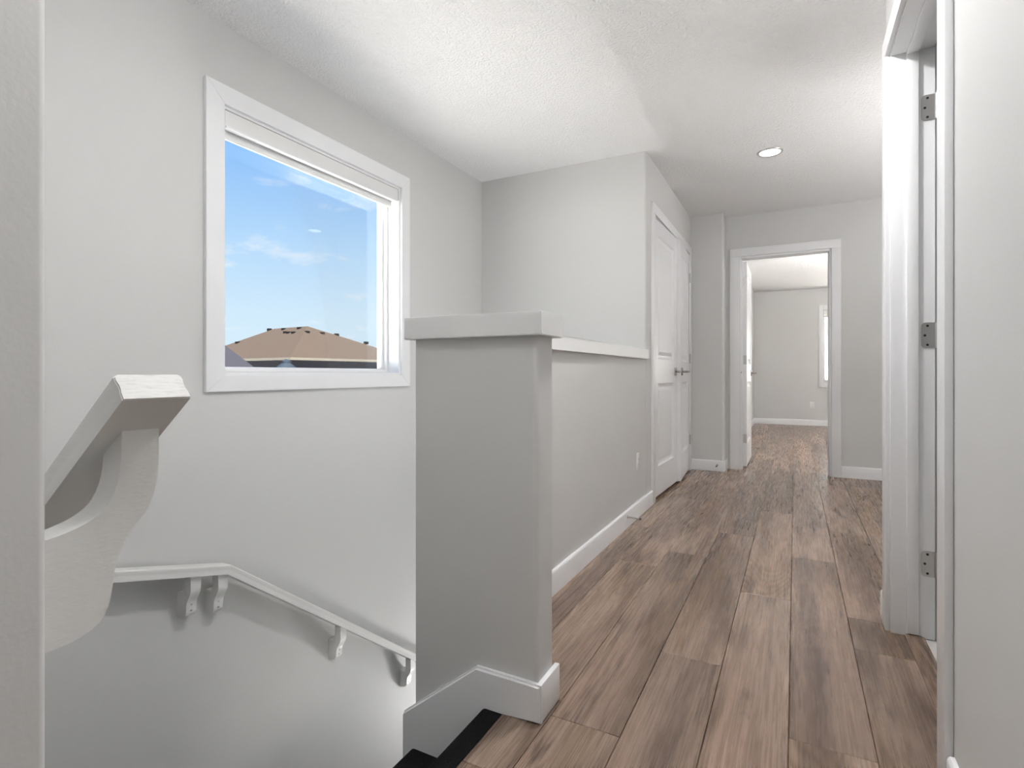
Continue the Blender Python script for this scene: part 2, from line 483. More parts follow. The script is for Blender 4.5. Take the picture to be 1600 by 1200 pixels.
# ------------------------------------------------------------------ baseboards
BT, BH = 0.014, 0.102
def base_run(name, pts, label, h=BH, side=1):
    """baseboard along a plan polyline; the room lies on the left of the direction of travel"""
    bm = BM()
    P = [Vector(p) for p in pts]
    prof = [(0, 0.001), (BT, 0.001), (BT, h - 0.010), (BT - 0.002, h - 0.004), (BT - 0.006, h), (0, h)]
    path, fr = [], []
    for i, p in enumerate(P):
        dirs = []
        if i > 0: dirs.append((P[i] - P[i - 1]).normalized())
        if i < len(P) - 1: dirs.append((P[i + 1] - P[i]).normalized())
        ns = [Vector((-d.y, d.x)) for d in dirs]
        if len(ns) == 2:
            s = ns[0] + ns[1]; s = s / (s.dot(ns[0]))
        else: s = ns[0]
        path.append((p.x, p.y, 0)); fr.append((Vector((s.x, s.y, 0)), Vector((0, 0, 1))))
    sweep(bm, path, prof, fr)
    return struct(name, bm, 'trim', label, 'baseboard', smooth=30)

base_run('baseboard_half_wall', [(XC, 3.828), (XC, SY1)], 'white baseboard along the half wall and round its corner')
base_run('baseboard_projection', [(XP, YF), (XP, YP), (XC + 0.014, YP)], 'white baseboard on the narrow wall left of the bedroom doorway')
base_run('baseboard_far', [(2.6, YF), (dx1 + 0.073, YF)], 'white baseboard on the far wall right of the bedroom doorway')
base_run('baseboard_right', [(2.5, 2.462), (XR - 0.001, 2.462), (XR - 0.001, ry1 + 0.073)][::-1], 'white baseboard wrapping the wall corner past the hinged doorway')
base_run('baseboard_near_right', [(XR, -1.5), (XR, ry0 - 0.073)], 'white baseboard on the right wall before the hinged doorway')
base_run('baseboard_near_left', [(NX, 0.16), (NX, -1.5)], 'white baseboard on the wall end behind the viewer')
base_run('baseboard_bedroom_back', [(3.0, BED_Y), (-0.68, BED_Y)], 'white baseboard under the bedroom window')
base_run('baseboard_bedroom_left', [(-0.68, BED_Y), (-0.68, YF + 0.125)], 'white baseboard along the bedroom side wall')

# skirt board round the end post: level on the floor, then raking down with the stairs
bm = BM()
yb0, yb1 = SY0 - 0.016, SY0
skirt = [(SX1 + 0.016, 0.001), (SX1 + 0.016, BH), (-0.788, BH + 0.002), (-1.042, BH - 0.195), (-1.042, -0.42), (-0.765, -0.19), (-0.765, 0.001)]
prism(bm, skirt, yb0, yb1, 'xzy')
bmesh.ops.bevel(bm, geom=[e for e in bm.edges if all(abs(v.co.y - yb0) < 1e-5 for v in e.verts) and max(v.co.z for v in e.verts) > -0.13 and min(v.co.z for v in e.verts) > -0.2 and min(v.co.z for v in e.verts) != 0.001],
                offset=0.006, segments=3, affect='EDGES')
box(bm, SX1, SX1 + 0.016, SY0, SY1 + 0.014, 0.001, BH, 0.004, 2)
struct('baseboard_post', bm, 'trim', 'white skirt board round the end post raking down with the stairs', 'baseboard', smooth=30)

# ------------------------------------------------------------------ stairs (black carpet)
st = empty('staircase', (-1.45, 0.8, -0.76), 'black carpeted stairs going down beside the half wall', 'staircase')
def step(x0, x1, y0, y1, z, axis, zb):
    """one carpeted step with a rounded nose towards the lower side"""
    bm = BM(); r = 0.018
    if axis == '-x':
        poly = round_poly([(x1, z), (x0 - 0.022, z, r), (x0 - 0.022, z - 0.04, r * 0.9), (x0, z - 0.04), (x0, zb), (x1, zb)])
        prism(bm, poly, y0, y1, 'xzy')
    else:
        poly = round_poly([(y0, z), (y1 + 0.022, z, r), (y1 + 0.022, z - 0.04, r * 0.9), (y1, z - 0.04), (y1, zb), (y0, zb)])
        prism(bm, poly, x0, x1, 'yzx')
    obj('step', bm, 'carpet', st)
RI, GO = 0.19, 0.245
step(-0.748, -0.705, NY + 0.003, SY0 - 0.001, -0.001, '-x', -0.25)
for i in range(1, 4): step(-0.748 - GO * i, -0.748 - GO * (i - 1), NY + 0.003, SY0 - 0.001, -RI * i, '-x', -RI * i - 0.25)
bm = BM(); box(bm, XW + 0.003, -0.748 - GO * 3, NY + 0.003, SY0, -1.0, -RI * 4, 0.004)
obj('landing', bm, 'carpet', st)
for i in range(0, 9): step(XW + 0.003, SX0 - 0.003, SY0 + GO * i, SY0 + GO * (i + 1), -RI * (5 + i), '+y', -RI * (5 + i) - 0.25)
bm = BM(); box(bm, XW, -0.9, NY, YB, ZL - 0.1, ZL)
struct('floor_lower', bm, 'carpet', 'dark carpet at the foot of the stairs', 'floor', smooth=0)

# ------------------------------------------------------------------ handrails
HR = [(-0.037, 0.0), (-0.037, 0.009), (-0.0358, 0.014), (-0.0358, 0.020), (-0.037, 0.026), (-0.0365, 0.031), (-0.033, 0.034),
      (0.033, 0.034), (0.0365, 0.031), (0.037, 0.026), (0.0358, 0.020), (0.0358, 0.014), (0.037, 0.009), (0.037, 0.0)]
sl = 0.77; L_ = math.hypot(1, sl)
rd = Vector((-1 / L_, 0, -sl / L_)); rn = Vector((-sl / L_, 0, 1 / L_))
bot0 = Vector((-0.6365, 0.355, 0.8915))
nr = empty('handrail', (-1.3, 0.355, 0.4), 'white wooden handrail with curved bracket on the near rounded wall end', 'handrail')
bm = BM(); sweep(bm, [bot0, bot0 + rd * 1.75], HR, [(Vector((0, 1, 0)), rn)] * 2)
obj('rail', bm, 'rail', nr, smooth=25)
bm = BM()
cap_pts = [bot0 - rd * 0.0022 + Vector((0, a * 0.97, 0)) + rn * (0.017 + (b_ - 0.017) * 0.96) for a, b_ in HR]
vs = [bm.verts.new(p) for p in cap_pts]; vs2 = [bm.verts.new(p + rd * 0.0022) for p in cap_pts]
bm.faces.new(vs); bm.faces.new(vs2[::-1])
for k in range(len(vs)): bm.faces.new((vs[k], vs[(k + 1) % len(vs)], vs2[(k + 1) % len(vs)], vs2[k]))
obj('cut_end', bm, 'endgrain', nr, label='rough sawn end of the rail', smooth=0)
outer = [(0.383, 0.885), (0.383, 0.83), (0.382, 0.799), (0.377, 0.773), (0.368, 0.756), (0.354, 0.740), (0.343, 0.724), (0.336, 0.704),
         (0.333, 0.684), (0.330, 0.663), (0.324, 0.648), (0.315, 0.640), (0.300, 0.634), (0.284, 0.632), (NY, 0.632)]
inner = [(NY, 0.747), (0.275, 0.7485), (0.292, 0.752), (0.310, 0.758), (0.326, 0.769), (0.335, 0.785), (0.340, 0.806), (0.342, 0.835), (0.342, 0.885)]
def smooth_line(pts, it=2):
    for _ in range(it):
        q = [pts[0]]
        for a_, b_ in zip(pts, pts[1:]):
            q += [(a_[0] * .75 + b_[0] * .25, a_[1] * .75 + b_[1] * .25), (a_[0] * .25 + b_[0] * .75, a_[1] * .25 + b_[1] * .75)]
        pts = q + [pts[-1]]
    return pts
def near_bracket(xc, dz):
    bm = BM(); t = 0.019
    poly = smooth_line(outer) + smooth_line(inner)
    lo = []
    # top follows the underside of the raking rail
    def ztop(x): return bot0.z + (x - bot0.x) * sl + 0.003
    ring = []
    for x in (xc - t, xc + t):
        ring.append([bm.verts.new((x, y, min(z + dz, ztop(x)) if z > 0.88 else z + dz)) for y, z in poly])
    A, B = ring
    bm.faces.new(A[::-1]); bm.faces.new(B)
    for k in range(len(A)): bm.faces.new((A[k], A[(k + 1) % len(A)], B[(k + 1) % len(A)], B[k]))
    bmesh.ops.recalc_face_normals(bm, faces=bm.faces)
    obj('bracket', bm, 'rail', nr, smooth=30)
near_bracket(-0.704, 0.0)
near_bracket(-1.75, -0.77 * 1.046)

# rail on the window wall: gentle upper run, then raking down with the lower flight
fx = XW + 0.070
def frz(y): return 0.082 - 0.758 * (y - 1.45) if y > 1.45 else 0.082 + 0.262 * (1.45 - y)
fr_ = empty('handrail', (XW, 1.45, 0.08), 'white handrail with a bend and small brackets on the window wall', 'handrail')
bm = BM()
ys = [0.62, 1.45, 3.4]
a1 = math.atan(-0.262); a2 = math.atan(-0.758); am = (a1 + a2) / 2
fms = []
for an, k in ((a1, 1), (am, 1 / math.cos((a1 - a2) / 2)), (a2, 1)):
    fms.append((Vector((1, 0, 0)), Vector((0, -math.sin(an), math.cos(an))) * k))
HR2 = [(a * 0.88, b_ * 1.12) for a, b_ in HR]
sweep(bm, [(fx, y, frz(y)) for y in ys], HR2, fms)
obj('rail', bm, 'rail', fr_, smooth=25)
def far_bracket(y, zb=None):
    bm = BM(); z0 = frz(y)
    prof = smooth_line([(0.088, 0.012), (0.088, -0.030), (0.088, -0.060), (0.074, -0.085), (0.060, -0.105), (0.057, -0.135), (0.055, -0.158), (0.030, -0.172), (0, -0.176)], 2) + \
        [(0, -0.072), (0.036, -0.072), (0.046, -0.064), (0.048, -0.050), (0.048, 0.012)]
    prism(bm, [(XW + a, z0 + b_) for a, b_ in prof], y - 0.021, y + 0.021, 'xzy')
    br = obj('bracket', bm, 'rail', fr_, smooth=30)
    for zz in (-0.118, -0.142):
        bm = BM(); cyl(bm, (XW + 0.054, y, z0 + zz), (XW + 0.0615, y, z0 + zz), 0.0034, 10)
        obj('screw', bm, 'nickel', br)
for y in (1.322, 1.437, 2.115, 2.70): far_bracket(y)

# ------------------------------------------------------------------ stair window
w1 = empty('window_1', (XW, (wy0 + wy1) / 2, wz0), 'square white-framed window in the stairwell looking onto neighbouring roofs', 'window', kind='structure')
cw = 0.083; xc0, xc1 = XW, XW + 0.018
def mitred(name, quad, parent, mat='trim'):
    bm = BM(); prism(bm, quad, xc0, xc1, 'yzx')
    bmesh.ops.bevel(bm, geom=[e for e in bm.edges if all(abs(v.co.x - xc1) < 1e-5 for v in e.verts)], offset=0.0015, segments=2, affect='EDGES')
    obj(name, bm, mat, parent)
A, B, C_, D = (wy0, wz0), (wy1, wz0), (wy1, wz1), (wy0, wz1)
a, b_, c, d = (wy0 - cw, wz0 - 0.072), (wy1 + cw - 0.004, wz0 - 0.072), (wy1 + cw - 0.004, wz1 + cw), (wy0 - cw, wz1 + cw)
for q in ((a, b_, B, A), (b_, c, C_, B), (c, d, D, C_), (d, a, A, D)): mitred('casing', q, w1)
# jamb liner
bm = BM(); t = 0.012; xg = XW - 0.125
box(bm, xg, XW + 0.001, wy0, wy0 + t, wz0, wz1); box(bm, xg, XW + 0.001, wy1 - t, wy1, wz0, wz1)
box(bm, xg, XW + 0.001, wy0 + t, wy1 - t, wz0, wz0 + t); box(bm, xg, XW + 0.001, wy0 + t, wy1 - t, wz1 - t, wz1)
obj('jamb_liner', bm, 'trim', w1, smooth=0)
def frame_rect(bm, y0, y1, z0, z1, w, x0, x1, bev=0.003):
    box(bm, x0, x1, y0, y0 + w, z0, z1, bev); box(bm, x0, x1, y1 - w, y1, z0, z1, bev)
    box(bm, x0, x1, y0 + w - 0.002, y1 - w + 0.002, z0, z0 + w, bev); box(bm, x0, x1, y0 + w - 0.002, y1 - w + 0.002, z1 - w, z1, bev)
bm = BM(); frame_rect(bm, wy0 + t, wy1 - t, wz0 + t, wz1 - t, 0.018, XW - 0.155, XW - 0.085)
obj('frame', bm, 'vinyl', w1)
bm = BM(); frame_rect(bm, wy0 + t + 0.016, wy1 - t - 0.016, wz0 + t + 0.004, wz1 - t - 0.004, 0.021, XW - 0.145, XW - 0.105, 0.004)
sash = obj('sash', bm, 'vinyl', w1)
bm = BM(); box(bm, XW - 0.128, XW - 0.122, wy0 + t + 0.030, wy1 - t - 0.030, wz0 + t + 0.020, wz1 - t - 0.020)
obj('pane', bm, 'glass', sash, smooth=0)

# roller blind rolled up in the head of the window
rb = empty('roller_blind', (XW - 0.03, (wy0 + wy1) / 2, wz1 - 0.09), 'rolled up white roller blind in the head of the stair window', 'blind')
bm = BM(); prism(bm, round_poly([(XW - 0.080, wz1 - 0.014), (XW - 0.080, wz1 - 0.085), (XW - 0.003, wz1 - 0.085), (XW - 0.003, wz1 - 0.0135, 0.003)]), wy0 + t + 0.004, wy1 - t - 0.004, 'xzy')
obj('cassette', bm, 'blind', rb)
bm = BM(); box(bm, XW - 0.024, XW + 0.006, wy0 + t + 0.003, wy1 - t - 0.003, wz1 - 0.094, wz1 - 0.083, 0.003)
obj('valance_lip', bm, 'vinyl', rb)
bm = BM(); prism(bm, round_poly([(XW - 0.052, wz1 - 0.085), (XW - 0.052, wz1 - 0.128, 0.008), (XW - 0.034, wz1 - 0.128, 0.008), (XW - 0.034, wz1 - 0.085)]), wy0 + t + 0.02, wy1 - t - 0.03, 'xzy')
obj('bottom_bar', bm, 'blind', rb)
bm = BM()
yc = wy0 + t + 0.006
for xx in (XW - 0.030, XW - 0.048):
    z = wz1 - 0.10
    while z > wz0 + 0.13:
        bmesh.ops.create_icosphere(bm, subdivisions=1, radius=0.0024, matrix=Matrix.Translation((xx, yc, z))); z -= 0.0065
obj('bead_chain', bm, 'nickel', rb, kind='stuff')
bm = BM(); box(bm, XW - 0.056, XW - 0.022, yc - 0.004, yc + 0.005, wz0 + 0.075, wz0 + 0.15, 0.003)
obj('chain_tensioner', bm, 'dark_metal', rb)

# ------------------------------------------------------------------ door building blocks
def door_leaf(name, w, h, label, hinge_x, mat_world, lever_side, lever_sign_pts=True, hinges=(0.27, 1.04, 1.81), levers=(1,), th=0.035, hinge_face=1):
    """leaf in local coords: x 0..w from the hinge edge, y thickness (front face y=0 towards -y), z up"""
    root = empty(name, (0, 0, 0), label, 'door', kind='structure')
    root['_local'] = 1
    rails = [(0.0, 0.215), (0.825, 1.005), (h - 0.115, h)]
    sw = 0.115
    bm = BM()
    box(bm, 0, sw, 0, th, 0, h); box(bm, w - sw, w, 0, th, 0, h)
    for z0, z1 in rails: box(bm, sw, w - sw, 0, th, z0, z1)
    slab = obj('slab', bm, 'door', root, smooth=0)
    slab['_local'] = 1
    for z0, z1 in ((0.215, 0.825), (1.005, h - 0.115)):
        bm = BM()
        for face, sgn in ((0.0, 1), (th, -1)):
            rings = []
            for ins, dep in ((0, 0.0), (0.003, 0.006), (0.012, 0.013), (0.018, 0.0145), (0.030, 0.0145), (0.052, 0.005), (0.056, 0.004)):
                y = face + sgn * dep
                rings.append([bm.verts.new((x, y, z)) for x, z in ((sw + ins, z0 + ins), (w - sw - ins, z0 + ins), (w - sw - ins, z1 - ins), (sw + ins, z1 - ins))])
            for Q, T in zip(rings, rings[1:]):
                for k in range(4): bm.faces.new((Q[k], Q[(k + 1) % 4], T[(k + 1) % 4], T[k]))
            bm.faces.new(rings[-1])
        me = None
        pn = obj('panel', bm, 'door', root, smooth=0)
    for sgn in levers:          # 1: on the front face, -1: on the back face
        f0 = 0.0 if sgn == 1 else th
        d = -1 if sgn == 1 else 1
        lx, lz = w - 0.062, 0.915
        bm = BM()
        y0, y1 = sorted((f0, f0 + d * 0.009))
        box(bm, lx - 0.033, lx + 0.033, y0, y1, lz - 0.033, lz + 0.033, 0.003)
        lv = obj('lever_handle', bm, 'lever', root, label='satin nickel lever on a square plate')
        lv['_local'] = 1
        bm = BM(); cyl(bm, (lx, f0, lz), (lx, f0 + d * 0.052, lz), 0.010, 14)
        y0, y1 = sorted((f0 + d * 0.046, f0 + d * 0.058))
        box(bm, lx - 0.118, lx + 0.012, y0, y1, lz - 0.009, lz + 0.009, 0.004)
        obj('lever', bm, 'lever', lv)
    for hz in hinges:
        bm = BM()
        hy = -0.006 if hinge_face == 1 else th + 0.006
        for k in range(3):
            cyl(bm, (-0.002, hy, hz - 0.045 + 0.0302 * k), (-0.002, hy, hz - 0.045 + 0.0302 * k + 0.0290), 0.0065, 12)
        y0, y1 = (0.001, th - 0.006)
        box(bm, -0.0018, 0.0003, y0, y1, hz - 0.044, hz + 0.044)
        y0, y1 = sorted((hy, 0.002 if hinge_face == 1 else th - 0.002))
        box(bm, -0.0022, 0.0006, y0, y1, hz - 0.044, hz + 0.044)
        obj('hinge', bm, 'nickel', root, label='satin nickel hinge')
    root.matrix_world = mat_world
    return root

def MW(loc, xdir, ydir):
    x = Vector(xdir).normalized(); y = Vector(ydir).normalized(); z = x.cross(y)
    m = Matrix((x, y, z)).transposed().to_4x4(); m.translation = Vector(loc)
    return m

# closet doors (front faces the hall, +x)
def rot(v, deg):
    a = math.radians(deg); return Vector((v[0] * math.cos(a) - v[1] * math.sin(a), v[0] * math.sin(a) + v[1] * math.cos(a), 0))
LW = 0.727; LH = 2.022
# near leaf hinged near the stairwell corner; local x -> +y, local -y -> +x  => local y -> -x ; x cross y = +y x -x = +z
m_near = MW((XC + 0.004, cy0 + 0.004, 0.026), rot((0, 1), -1.8), rot((-1, 0), -1.8))
door_leaf('door_1', LW, LH, 'white two-panel closet door hinged beside the stairwell corner, slightly ajar', 0, m_near, 1)
# far leaf hinged next to the projecting wall: local x -> -y; local y -> -x gives x cross y = (-y)x(-x) = -z, so mirror by building with front/back swapped
m_far = MW((XC + 0.004 - 0.035, cy1 - 0.004, 0.026), rot((0, -1), 4.2), rot((1, 0), 4.2))
door_leaf('door_2', LW, LH, 'white two-panel closet door hinged beside the projecting wall, slightly ajar', 0, m_far, 1, levers=(-1,), hinge_face=-1)

def casing_set(parent, boards, mat='trim', bev=0.003):
    for nm, b6 in boards:
        bm = BM(); box(bm, *b6, bev, 2); obj(nm, bm, mat, parent)

t1 = empty('trim_1', (XC, (cy0 + cy1) / 2, 0), 'white casing framing the pair of closet doors', 'door casing', kind='structure')
ck, cwd = 0.017, 0.072
casing_set(t1, [('casing', (XC, XC + ck, cy0 - cwd, cy0, 0.0, cz + 0.001)), ('casing', (XC, XC + ck, cy1, cy1 + cwd - 0.001, 0.0, cz + 0.001)),
                ('casing_head', (XC, XC + ck, cy0 - cwd, cy1 + cwd - 0.001, cz + 0.001, cz + 0.073))])
casing_set(t1, [('jamb', (XC - 0.11, XC + 0.001, cy0 - 0.002, cy0 + 0.001, 0, cz)), ('jamb', (XC - 0.11, XC + 0.001, cy1 - 0.001, cy1 + 0.002, 0, cz)),
                ('jamb_head', (XC - 0.11, XC + 0.001, cy0, cy1, cz - 0.003, cz + 0.002))], bev=0)
bm = BM(); box(bm, XC - 0.10, XC + 0.006, cy0 + 0.003, cy1 - 0.003, -0.008, 0.001); obj('threshold', bm, 'plank', t1)

# bedroom doorway
t2 = empty('trim_2', ((dx0 + dx1) / 2, YF, 0), 'white casing and jambs of the bedroom doorway', 'door casing', kind='structure')
casing_set(t2, [('casing', (dx0 - cwd - 0.008, dx0 + 0.002, YF - ck, YF, 0.0, dz + 0.001)), ('casing', (dx1 - 0.002, dx1 + cwd, YF - ck, YF, 0.0, dz + 0.001)),
                ('casing_head', (dx0 - cwd - 0.008, dx1 + cwd, YF - ck, YF, dz + 0.001, dz + 0.077))])
casing_set(t2, [('jamb', (dx0, dx0 + 0.018, YF - 0.002, YF + 0.122, 0, dz)), ('jamb', (dx1 - 0.018, dx1, YF - 0.002, YF + 0.122, 0, dz)),
                ('jamb_head', (dx0 + 0.018, dx1 - 0.018, YF - 0.002, YF + 0.122, dz - 0.018, dz)),
                ('stop', (dx0 + 0.018, dx0 + 0.029, YF + 0.045, YF + 0.080, 0, dz - 0.018)), ('stop', (dx1 - 0.029, dx1 - 0.018, YF + 0.045, YF + 0.080, 0, dz - 0.018)),
                ('stop_head', (dx0 + 0.029, dx1 - 0.029, YF + 0.045, YF + 0.080, dz - 0.029, dz - 0.018))], bev=0.002)
for hz in (0.275, 1.04, 1.80):
    bm = BM(); box(bm, dx0 + 0.017, dx0 + 0.0195, YF + 0.083, YF + 0.124, hz - 0.045, hz + 0.045, 0.0008)
    hg = obj('hinge_leaf', bm, 'nickel', t2, label='satin nickel hinge leaf')
    for dz_, dy_ in ((-0.03, 0.098), (0.0, 0.092), (0.03, 0.098)):
        bm = BM(); cyl(bm, (dx0 + 0.0190, YF + dy_, hz + dz_), (dx0 + 0.0203, YF + dy_, hz + dz_), 0.0045, 10)
        obj('screw', bm, 'dark_metal', hg)
bm = BM(); cyl(bm, (dx0 + 0.017, YF + 0.020, 0.935), (dx0 + 0.021, YF + 0.020, 0.935), 0.008, 14)
obj('bumper', bm, 'slot', t2)
# open bedroom door, folded back into the bedroom: local x -> +y, local front (-y) -> +x
m_bed = MW((dx0 + 0.060, YF + 0.132, 0.018), rot((0, 1), 0.5), rot((-1, 0), 0.5))
door_leaf('door_3', 0.735, 2.0, 'open white bedroom door folded back into the bedroom', 0, m_bed, 1, levers=(1, -1), hinge_face=-1)

# doorway on the right wall with three exposed hinges
t3 = empty('trim_3', (XR, ry1, 0), 'white casing and jamb with three hinges on the right wall', 'door casing', kind='structure')
casing_set(t3, [('casing', (XR - ck, XR, ry1 - 0.004, ry1 + 0.066, 0.0, rz - 0.003)), ('casing', (XR - ck, XR, ry0 - 0.066, ry0 + 0.004, 0.0, rz - 0.003)),
                ('casing_head', (XR - ck, XR, ry0 - 0.066, ry1 + 0.066, rz - 0.003, rz + 0.070))], bev=0.0035)
jx0, jx1 = XR - 0.001, 0.4285
casing_set(t3, [('jamb', (jx0, jx1, ry1 - 0.012, ry1 + 0.006, 0.0, rz - 0.0)), ('jamb', (jx0, jx1, ry0 - 0.006, ry0 + 0.008, 0.0, rz)),
                ('jamb_head', (jx0, jx1, ry0 + 0.008, ry1 - 0.012, rz - 0.012, rz)),
                ('stop', (0.347, 0.381, ry1 - 0.023, ry1 - 0.012, 0.012, rz - 0.012)), ('stop', (0.347, 0.381, ry0 + 0.008, ry0 + 0.019, 0.0, rz - 0.012)),
                ('stop_head', (0.347, 0.381, ry0 + 0.019, ry1 - 0.023, rz - 0.023, rz - 0.012))], bev=0.0018)
yj = ry1 - 0.012
for hz in (1.843, 1.054, 0.262):
    bm = BM()
    poly = round_poly([(0.389, hz - 0.0445, 0.013), (0.4275, hz - 0.0445), (0.4275, hz + 0.0445), (0.389, hz + 0.0445, 0.013)])
    prism(bm, poly, yj - 0.0022, yj + 0.001, 'xzy')
    hg = obj('hinge_leaf', bm, 'nickel', t3, label='satin nickel hinge leaf with rounded corners')
    for k in range(5):
        bm = BM(); z0 = hz - 0.0445 + 0.0178 * k
        cyl(bm, (0.4335, yj - 0.006, z0 + 0.0004), (0.4335, yj - 0.006, z0 + 0.0172), 0.0062, 14)
        obj('knuckle', bm, 'nickel', hg)
    for dx_, dz_ in ((0.0135, 0.033), (0.006, 0.0), (0.0135, -0.033)):
        bm = BM(); cyl(bm, (0.389 + dx_ + 0.004, yj - 0.0029, hz + dz_), (0.389 + dx_ + 0.004, yj, hz + dz_), 0.0042, 12)
        obj('screw', bm, 'dark_metal', hg)
# its door stands open into the side room
m_side = MW((0.4465, yj - 0.004, 0.012), (1, 0, 0), (0, 1, 0))
m_side.translation = Vector((0.4465, yj - 0.036, 0.012))
door_leaf('door_4', 0.76, 2.03, 'white door standing open inside the side room', 0, m_side, 1, levers=(1, -1), hinges=(), hinge_face=-1)

# ------------------------------------------------------------------ bedroom window
w2 = empty('window_2', ((bw0 + bw1) / 2, BED_Y, bz0), 'bright white-framed window in the bedroom back wall', 'window', kind='structure')
casing_set(w2, [('casing', (bw0 - 0.072, bw0, BED_Y - 0.018, BED_Y, bz0 - 0.09, bz1 + 0.085)), ('casing', (bw1, bw1 + 0.072, BED_Y - 0.018, BED_Y, bz0 - 0.09, bz1 + 0.085)),
                ('casing', (bw0, bw1, BED_Y - 0.018, BED_Y, bz1, bz1 + 0.085)), ('casing', (bw0, bw1, BED_Y - 0.018, BED_Y, bz0 - 0.09, bz0))])
bm = BM()
for b6 in ((bw0, bw0 + 0.028, BED_Y + 0.05, BED_Y + 0.13, bz0, bz1), (bw1 - 0.028, bw1, BED_Y + 0.05, BED_Y + 0.13, bz0, bz1),
           (bw0 + 0.028, bw1 - 0.028, BED_Y + 0.05, BED_Y + 0.13, bz0, bz0 + 0.05), (bw0 + 0.028, bw1 - 0.028, BED_Y + 0.05, BED_Y + 0.13, bz1 - 0.05, bz1)):
    box(bm, *b6, 0.003)
obj('frame', bm, 'vinyl', w2)
bm = BM(); box(bm, bw0 + 0.028, bw1 - 0.028, BED_Y + 0.085, BED_Y + 0.091, bz0 + 0.05, bz1 - 0.05); obj('pane', bm, 'glass', w2, smooth=0)
rb2 = empty('roller_blind', ((bw0 + bw1) / 2, BED_Y, bz1 - 0.1), 'rolled up white blind in the head of the bedroom window', 'blind')
bm = BM(); prism(bm, round_poly([(BED_Y + 0.006, bz1 - 0.002, 0.008), (BED_Y + 0.006, bz1 - 0.10, 0.012), (BED_Y + 0.075, bz1 - 0.10), (BED_Y + 0.075, bz1 - 0.002)]), bw0 + 0.004, bw1 - 0.004, 'yzx')
obj('cassette', bm, 'blind', rb2)
bm = BM(); box(bm, bw0 + 0.01, bw1 - 0.01, BED_Y + 0.030, BED_Y + 0.045, bz1 - 0.128, bz1 - 0.10, 0.004)
obj('bottom_bar', bm, 'blind', rb2)

# ------------------------------------------------------------------ small things
def outlet(loc, normal, label):
    o = empty('wall_outlet', loc, label, 'outlet'); o['_local'] = 1
    bm = BM(); box(bm, -0.035, 0.035, 0, 0.006, -0.057, 0.057, 0.003); obj('plate', bm, 'plastic', o)
    bm = BM(); box(bm, -0.0165, 0.0165, 0.004, 0.0085, -0.033, 0.033, 0.0015); rc = obj('receptacle', bm, 'plastic', o); rc['_local'] = 1
    for z in (-0.019, 0.014):
        for x in (-0.006, 0.006):
            bm = BM(); box(bm, x - 0.0012, x + 0.0012, 0.008, 0.0092, z - 0.001, z + 0.008); obj('slot', bm, 'slot', rc)
    n = Vector(normal); xd = Vector((0, 0, 1)).cross(n) * -1
    o.matrix_world = MW(loc, n.cross(Vector((0, 0, 1))), n)
outlet((XC, 3.452, 0.358), (1, 0, 0), 'white outlet on the half wall near the closet door')
outlet((0.27, BED_Y, 0.366), (0, -1, 0), 'white outlet on the bedroom wall under the window')

def door_stop(loc, direction, length, label):
    o = empty('door_stop', loc, label, 'door stop'); o['_local'] = 1
    bm = BM(); cyl(bm, (0, 0, 0), (0, 0, 0.006), 0.011, 16, 0.008); obj('base', bm, 'nickel', o)
    bm = BM()
    n = 14 * 8
    for k in range(15):
        z = 0.006 + (length - 0.016) * k / 15
        cyl(bm, (0, 0, z), (0, 0, z + (length - 0.016) / 15 * 0.8), 0.0052 - 0.0012 * k / 15, 10)
    cyl(bm, (0, 0, 0.005), (0, 0, length - 0.008), 0.0036, 10)
    obj('spring', bm, 'nickel', o)
    bm = BM(); cyl(bm, (0, 0, length - 0.012), (0, 0, length), 0.0060, 12, 0.0052); obj('tip', bm, 'dark_metal', o)
    q = Vector(direction).to_track_quat('Z', 'Y'); o.rotation_mode = 'QUATERNION'; o.rotation_quaternion = q
door_stop((XC + BT - 0.001, 3.178, 0.068), (1, 0, -0.06), 0.085, 'spring door stop on the half wall baseboard')
door_stop((-0.652, YP - BT + 0.001, 0.058), (0, -1, -0.03), 0.075, 'spring door stop on the baseboard left of the bedroom doorway')

# ------------------------------------------------------------------ lamps: the seen recessed light, then added fill lights out of view
def downlight(x, y, watts, label):
    o = empty('recessed_light', (x, y, H), label, 'ceiling light')
    bm = BM(); lathe(bm, [(0.066, -0.0015), (0.070, -0.006), (0.078, -0.006), (0.082, -0.003), (0.083, 0.0), (0.066, 0.0), (0.066, -0.0015)], (x, y, H)); obj('trim_ring', bm, 'nickel', o)
    A = math.pi * 0.066 ** 2
    em = emit('downlight_lens', (1.0, 0.99, 0.985), watts / (math.pi * A))
    bm = BM(); lathe(bm, [(0.0, -0.004), (0.066, -0.0035), (0.066, -0.0005), (0.0, -0.0005)], (x, y, H)); obj('lens', bm, em, o)
downlight(-0.152, 4.10, 0.12, 'lit round recessed light in the hallway ceiling above the closet doors')
downlight(-0.34, 1.85, 22.0, 'unseen recessed light added for fill beside the half wall end post')  # added out of view to brighten the hall and window wall

